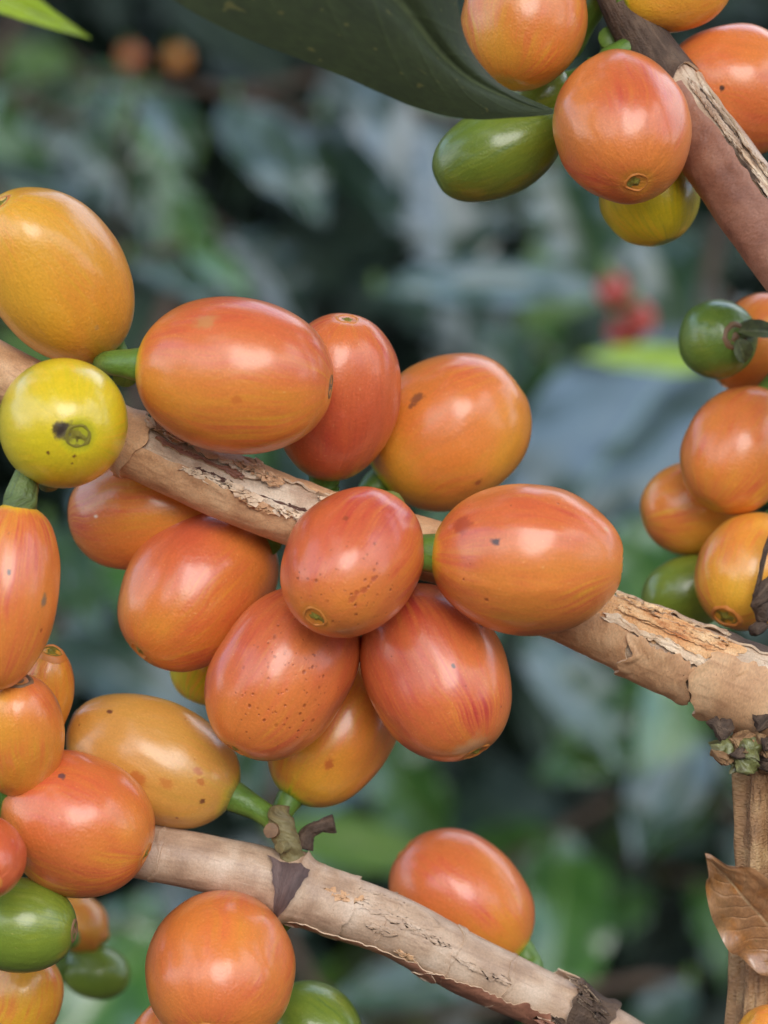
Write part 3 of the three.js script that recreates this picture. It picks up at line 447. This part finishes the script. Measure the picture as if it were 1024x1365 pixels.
// --- soft-focus cluster at the other side
const soft = 'soft-focus cherries beside the blue sheen leaf';
const remnant = cherry({ c: [956, 452, -16], L: 58, b: 53, dir: [0.9, 0.05], tilt: 72, t: 0.0, vary: 0.4, res: 256, scar: 'brown', label: 'round dark green cherry carrying a dried flower remnant', group: soft, stalk: [958, 452, -26] });
cherry({ c: [1004, 456, -25], L: 70, b: 56, dir: [-0.5, 0.6], tilt: 0, t: 0.66, res: 256, label: 'orange cherry hidden behind the round dark green one', group: soft });
cherry({ c: [986, 600, -17], L: 90, b: 74, dir: [-0.5, 0.85], tilt: 14, t: 0.64, res: 256, tones: [red(990, 560, 60, 0.08), yel(990, 660, 50, -0.06)], scar: 'none', label: 'orange cherry in the middle of the soft-focus cluster', group: soft });
cherry({ c: [925, 677, -26], L: 72, b: 63, dir: [-0.9, 0.2], tilt: 5, t: 0.62, res: 256, tones: [yel(950, 720, 50, -0.12)], scar: 'none', label: 'orange cherry farthest back in the soft-focus cluster', group: soft });
cherry({ c: [1000, 762, -14], L: 84, b: 72, dir: [-0.5, 0.75], tilt: 32, t: 0.53, res: 256, tones: [red(990, 720, 50, 0.08), yel(960, 810, 50, -0.1)], label: 'yellow orange cherry with a wide olive scar above the peeled branch', group: soft, scarR: 15 });
cherry({ c: [915, 792, -24], L: 62, b: 50, dir: [-0.8, 0.3], tilt: 0, t: 0.08, res: 256, vary: 0.4, scar: 'none', label: 'green cherry low in the soft-focus cluster', group: soft });
cherry({ c: [1040, 1400, 6], L: 66, b: 54, dir: [-0.5, -0.5], tilt: 10, t: 0.6, res: 256, scar: 'none', label: 'orange cherry just showing at the foot of the fluted stem', group: 'cherry at the stem foot', stalk: [1060, 1480, 0] });

// --- far back in the bushes
const far = 'ripe cherries far back in the bushes';
[[818, 386, -480, 0.98, 'blurred pink red cherry above its two neighbours in the bushes'], [852, 424, -490, 0.96, 'blurred pink red cherry in the middle of three in the bushes'], [832, 442, -500, 0.98, 'blurred pink red cherry lowest of three in the bushes'], [174, 76, -1150, 0.7, 'blurred orange cherry in deep shade beside a dimmer one'], [236, 78, -1200, 0.62, 'dimmer blurred orange cherry in deep shade']].forEach(([x, y, z, t, label]) => cherry({ c: [x, y, z], L: z < -900 ? 17 : 25, b: z < -900 ? 15 : 22, dir: [0.3, 1], tilt: 20, t, res: 64, scar: 'none', label, group: far }));

{ // dried petals on the flower scar of the green cherry (parts of that cherry)
  const inv = remnant.matrixWorld.clone().invert(), dry = P({ map: leafMap([86, 92, 50], [130, 128, 80], [52, 46, 30], 12), roughness: 0.6 });
  [[978, 448, -12, 0.9, 0.35, 4.4], [984, 442, -11, 1, 0.1, 5], [982, 452, -11, 0.4, -0.8, 3]].forEach(([x, y, z, dx, dy, l], i) => { const m = part('dried_petal', leafGeometry(l / 1000, 0.0011, { droop: 0.9, fold: 0.6, seed: i, nu: 8, nv: 12 }), dry, remnant); orient(m, at(x, y, z), V(dx, dy, 0.1), V(0, 0.4, 1)); m.applyMatrix4(inv); });
}

// ---------------------------------------------------------------- leaves near the cherries
function loneLeaf(name, label, geo, mat, pos, along, face, scale = 1) { const o = orient(thing(name, label, 'leaf'), pos, along, face); part('blade', geo, mat, o); return o; }
{ // dark leaf from above whose drawn-out tip reaches the upper cluster
  const lower = new THREE.CatmullRomCurve3([[-330, -250, 46], [-60, -150, 40], [150, -50, 34], [290, 34, 29], [440, 94, 24], [560, 141, 20], [640, 160, 18], [700, 158, 16], [738, 150, 15]].map((p) => at(...p)));
  const upper = new THREE.CatmullRomCurve3([[-330, -275, 46], [0, -380, 38], [300, -360, 32], [520, -250, 26], [600, -110, 22], [609, 0, 20], [624, 62, 18], [660, 108, 16], [738, 147, 15]].map((p) => at(...p)));
  const o = thing('coffee_leaf', 'dark broad leaf reaching its drawn-out tip down over the elongated green cherry', 'leaf'), origin = at(-330, -262, 46); o.position.copy(origin);
  part('blade', gridGeometry(24, 60, (u, v) => { const p = lower.getPoint(v).lerp(upper.getPoint(v), u), c = Math.sin(Math.PI * u) * Math.sin(Math.PI * v); p.z += 0.002 * c - 0.0012 * Math.exp(-(((u - 0.5) / 0.06) ** 2)) * c; p.y += 0.0005 * fbm(u * 3, v * 6, 2, 2); return [p.sub(origin), u, v]; }), darkLeafM, o);
  part('petiole', tube([V(-0.014, 0.008, 0.004), V(-0.007, 0.004, 0.002), V(0.0005, 0, 0)], [0.0013, 0.0011, 0.001]), M.stalk, o);
}
{ // withered wet leaf on the stem
  loneLeaf('withered_leaf', 'withered brown leaf with a wet shine hanging in front of the fluted stem', leafGeometry(0.0205, 0.0042, { fold: 0.3, droop: -0.7, wave: 0.14, seed: 5, nu: 40, nv: 70, crumple: 0.15 }), witheredM, at(1080, 1310, 7), at(942, 1112, 9).sub(at(1080, 1310, 7)), V(-0.45, 0.3, 0.9));
}
loneLeaf('coffee_leaf', 'bright yellow green young leaf tip at the top corner', leafGeometry(0.056, 0.0042, { fold: 0.2, droop: 0.3, wave: 0.05, seed: 4 }), youngLeafM, at(-420, -170, -60), at(132, 14, -60).sub(at(-420, -170, -60)), V(0.1, 0.3, 0.95));
{ // thin dead flower stalk poking in beside the soft-focus cluster
  const o = thing('dead_twig', 'thin dark dead flower stalk in front of the yellow orange cherry', 'twig');
  part('stalk', tube([at(1040, 690, -6), at(1022, 730, -6), at(1012, 775, -6), at(1006, 806, -6)], [0.0004, 0.00032, 0.00026, 0.00045], { bumpy: 0.3, freq: 1500 }), M.darkBark, o);
  part('stalk', tube([at(1050, 760, -5), at(1024, 782, -5), at(1014, 800, -5), at(1018, 830, -6), at(1004, 842, -5)], [0.0009, 0.0008, 0.001, 0.0008, 0.0006], { bumpy: 0.5, freq: 1500 }), M.darkBark, o);
}

// ---------------------------------------------------------------- the coffee bushes behind, out of focus
function leafyBranch(seed, from, to, pairs, { label, group, size = 1, mats = [0, 1, 2], faceUp = 0.7, name = 'leafy_branch' } = {}) {
  const r = rng(seed), o = thing(name, label, 'branch', group), a = V(...from), b = V(...to), d = b.clone().sub(a).normalize(), sag = a.clone().lerp(b, 0.5).add(V(0, 0.02, 0));
  const curve = new THREE.CatmullRomCurve3([a, sag, b]);
  part('stem', tube([a, sag, b], [0.0032, 0.0022], { nv: 16, nu: 8 }), M.darkBark, o);
  for (let i = 0; i < pairs; i++) for (const s of [-1, 1]) {
    const t = (i + 0.6 + 0.25 * (r() - 0.5)) / (pairs + 0.2), p = curve.getPointAt(Math.min(1, t)), side = d.clone().cross(V(0, 1, 0)).normalize().multiplyScalar(s);
    const along = side.addScaledVector(d, 0.5 + 0.5 * r()).add(V(0, -0.15 - 0.75 * r(), 0)).normalize();
    const face = V((r() - 0.5) * 1.3, faceUp * (r() < 0.25 ? 1.6 : 0.9 * r() - 0.1), 0.35 + 0.65 * r());
    const m = part('leaf', leafShapes[Math.floor(r() * 8)], leafM[mats[Math.floor(r() * mats.length)]], o);
    orient(m, p, along, face); m.scale.setScalar(size * (0.75 + 0.45 * r()));
  }
  return o;
}

const bgLabel = 'blurred dark green glossy branch in the bushes behind the cherries', bgGroup = 'blurred leafy branches behind';
const flatLeaves = [0, 1, 2].map((i) => leafGeometry(0.125, 0.0265, { fold: 0.06 + 0.06 * i, droop: 0.2 + 0.15 * i, wave: 0.025, twist: 0.12 * (i - 1), seed: 20 + i }));
// branches whose leaves can be picked out: [base x, y, tip x, y, material, facing]
function namedBranch(label, zmm, leaves, seed) {
  const o = thing('leafy_branch', label, 'branch'), r = rng(seed), bases = leaves.map(([x, y]) => at(x, y, zmm - 25));
  if (bases.length > 1) part('stem', tube([bases[0].clone().add(V(0.04, 0.12, -0.03)), ...bases, bases.at(-1).clone().add(V(-0.02, -0.06, -0.06))], [0.003, 0.002], { nv: 24, nu: 8 }), M.darkBark, o);
  leaves.forEach(([x, y, X, Y, mat, f, w = 1], i) => {
    const p = at(x, y, zmm), d = at(X, Y, zmm).sub(p); d.z = Math.max(-0.1, Math.min(0.17, -(f[0] * d.x + f[1] * d.y) / f[2])); // the blade lies in the plane that it faces
    const m = part('leaf', flatLeaves[(i + seed) % 3], leafM[mat] ?? youngLeafM, o), k = d.length() / 0.118;
    orient(m, p, d, V(...f)); m.scale.set(k * w, k, k);
    part('petiole', tube([bases[i], p.clone().lerp(bases[i], 0.5).add(V(0, 0.004, 0)), p], [0.0016, 0.0014], { nv: 6, nu: 8 }), M.stalk, o);
  });
}
namedBranch('big leaf with a blue sheen behind the soft-focus cherries', -600, [[940, 430, 690, 690, 2, [0.05, 0.88, 0.47], 0.9], [1010, 560, 880, 720, 0, [-0.1, 0.85, 0.5], 0.8]], 3);
namedBranch('yellow green leaf over the blue sheen leaf, below the pink red cherries', -440, [[940, 495, 785, 447, 4, [0, 0.8, 0.6], 0.9]], 4);
namedBranch('branch with slender bluish leaves hanging in front of deep shade', -740, [[450, 85, 540, 215, 2, [0.1, 0.9, 0.43], 0.8], [310, 130, 435, 295, 0, [0.1, 0.85, 0.5], 0.8], [430, 160, 530, 290, 2, [0, 0.85, 0.5], 0.8], [200, 120, 262, 205, 0, [0, 0.85, 0.5], 0.9]], 5);
namedBranch('branch with a broad grey green leaf lying almost flat', -620, [[500, 385, 830, 350, 0, [0, 0.85, 0.5], 0.9]], 6);
namedBranch('drooping teal leaves under the peeled branch', -620, [[700, 840, 820, 970, 0, [0.1, 0.85, 0.5], 0.9], [890, 880, 880, 1075, 1, [0.4, 0.5, 0.8], 0.9], [930, 970, 830, 1090, 2, [0, 0.85, 0.5], 0.9]], 7);
namedBranch('leaves with a strong blue gleam between the hanging cherries', -540, [[60, 855, 290, 920, 2, [0, 0.88, 0.47], 1.1], [60, 700, 150, 820, 0, [0, 0.8, 0.6], 0.8]], 8);
namedBranch('bright green low leaf with dark bluish leaves under it', -600, [[360, 1105, 580, 1135, 3, [0, 0.6, 0.7], 0.8], [450, 1345, 640, 1290, 0, [0, 0.85, 0.5], 1], [920, 1310, 810, 1390, 2, [0, 0.88, 0.47], 0.9]], 9);
namedBranch('pale gleaming leaves above the yellow orange cherry', -640, [[-30, 215, 140, 265, 2, [0.1, 0.88, 0.45], 1], [170, 345, 300, 390, 0, [0, 0.88, 0.47], 1], [250, 330, 340, 385, 1, [0, 0.75, 0.6], 0.9]], 12);
{
  const r = rng(99), n = 28;
  for (let i = 0; i < n; i++) {
    const z = -0.72 - 0.95 * i / n, d = D - z, w = 0.18 * d, h = 0.235 * d;
    const x = ((i * 0.618 + 0.13 * r()) % 1 * 2 - 1) * w, y = H + ((i * 0.7548 + 0.1 * r()) % 1 * 2 - 1) * h, a = r() * Math.PI * 2, l = 0.16 + 0.12 * r();
    const dx = Math.cos(a) * l, dy = -0.05 - 0.1 * r(), dz = Math.sin(a) * l * 0.5;
    leafyBranch(1000 + i, [x - dx / 2, y - dy / 2, z - dz / 2], [x + dx / 2, y + dy / 2, z + dz / 2], 4, { label: bgLabel, group: bgGroup, size: 0.8, faceUp: 0.6, mats: i % 3 === 0 ? [1, 1, 3] : [0, 1, 2] });
  }
}
{ // farther bushes that read as one mass
  const r = rng(123), n = 9000, m = new THREE.InstancedMesh(leafShapes[2], P({ map: leafM[2].map, bumpMap: leafBump, bumpScale: 0.0006, roughness: 0.6 }), n), o = new THREE.Object3D(), col = new THREE.Color();
  for (let i = 0; i < n; i++) {
    const z = -1.5 - 1.3 * r(), x = (r() * 2 - 1) * 1.3, y = 0.15 + r() * (x > -0.12 && x < 0.8 ? 1.5 : 2.4);
    orient(o, V(x, y, z), V(r() * 2 - 1, -0.9 * r(), r() * 2 - 1), V((r() - 0.5) * 1.2, 0.35, 0.4 + r())); o.scale.setScalar(0.8 + 0.6 * r()); o.updateMatrix(); m.setMatrixAt(i, o.matrix);
    const k = 0.5 + 0.6 * r(); m.setColorAt(i, col.setRGB(k, k, k * (0.8 + 0.3 * r())));
  }
  m.name = 'coffee_foliage'; m.userData = { kind: 'stuff', label: 'mass of coffee leaves filling the bank far behind', category: 'foliage' }; shadow(m); scene.add(m);
}
{ // upper parts of the same bushes, above the frame
  const r = rng(777), n = 1000, m = new THREE.InstancedMesh(leafShapes[5], leafM[0], n), o = new THREE.Object3D(), clumps = [];
  for (let i = 0; i < 17; i++) { const z = -0.45 - 1.1 * r(); const x = (r() * 2 - 1) * 0.75; clumps.push(V(x > 0.04 && z > -1.05 ? -0.8 * x : x, H + 0.5 + 0.12 * -z + 0.4 * r(), z)); }
  for (let i = 0; i < n; i++) { const c = clumps[i % 17]; orient(o, V(c.x + (r() + r() - 1) * 0.16, c.y + (r() + r() - 1) * 0.1, c.z + (r() + r() - 1) * 0.16), V(r() * 2 - 1, -0.5 * r(), r() * 2 - 1), V((r() - 0.5), 0.8, (r() - 0.5))); o.scale.setScalar(0.8 + 0.4 * r()); o.updateMatrix(); m.setMatrixAt(i, o.matrix); }
  m.name = 'coffee_foliage_002'; m.userData = { kind: 'stuff', label: 'upper leaves of the coffee bushes above the picture', category: 'foliage' }; shadow(m); scene.add(m);
}
{ // the shade tree over the coffee row: its crown closes the sky above and behind the cherries
  const t = thing('shade_tree', 'shade tree spreading over the coffee row above the picture', 'tree'), r = rng(321), n = 3900;
  part('trunk', tube([V(1.35, 0, 0.2), V(1.3, 1.0, 0.2), V(1.2, 1.8, 0.15), V(0.95, 2.5, 0.1)], [0.11, 0.09, 0.07, 0.04], { bumpy: 0.1, freq: 6, nu: 20, nv: 40, ref: V(1, 0, 0) }), M.darkBark, t);
  for (let i = 0; i < 5; i++) { const a = 2.5 + i * 0.32; part('limb', tube([V(1.22, 1.75, 0.16), V(1.22 + Math.cos(a) * 0.7, 2.0 + 0.08 * i, 0.16 + Math.sin(a) * 0.3), V(1.22 + Math.cos(a) * 2.0, 2.15 + 0.1 * i, 0.16 + Math.sin(a) * 0.7)], [0.045, 0.028, 0.01], { nu: 10 }), M.darkBark, t); }
  const m = new THREE.InstancedMesh(leafShapes[1], leafM[1], n), o = new THREE.Object3D(), clumps = [];
  for (let i = 0; i < 65; i++) clumps.push(V((r() * 2 - 1) * 1.05, H + 0.88 + 0.6 * r(), -0.3 + 1.5 * r()));
  for (let i = 0; i < n; i++) { const c = clumps[i % 65]; orient(o, V(c.x + (r() + r() - 1) * 0.25, c.y + (r() + r() - 1) * 0.14, c.z + (r() + r() - 1) * 0.22), V(r() * 2 - 1, -0.5 * r(), r() * 2 - 1), V((r() - 0.5), 0.8, (r() - 0.5))); o.scale.setScalar(0.9 + 0.5 * r()); o.updateMatrix(); m.setMatrixAt(i, o.matrix); }
  m.name = 'crown'; m.userData.kind = 'stuff'; shadow(m); t.add(m);
}

{ // the next coffee row, behind the photographer
  const r = rng(654), n = 2400, m = new THREE.InstancedMesh(leafShapes[4], leafM[2], n), o = new THREE.Object3D();
  for (let i = 0; i < n; i++) { const x = (r() * 2 - 1) * 3; orient(o, V(x, 0.1 + (1.5 + 0.5 * n3(x * 2.5, 1, 1)) * r(), 1.6 + 0.7 * r()), V(r() * 2 - 1, -0.6 * r(), r() * 2 - 1), V((r() - 0.5), 0.7, -0.5 * r())); o.scale.setScalar(1 + 0.6 * r()); o.updateMatrix(); m.setMatrixAt(i, o.matrix); }
  m.name = 'coffee_foliage_001'; m.userData = { kind: 'stuff', label: 'next row of coffee bushes across the path', category: 'foliage' }; shadow(m); scene.add(m);
}

renderer.render(scene, camera);
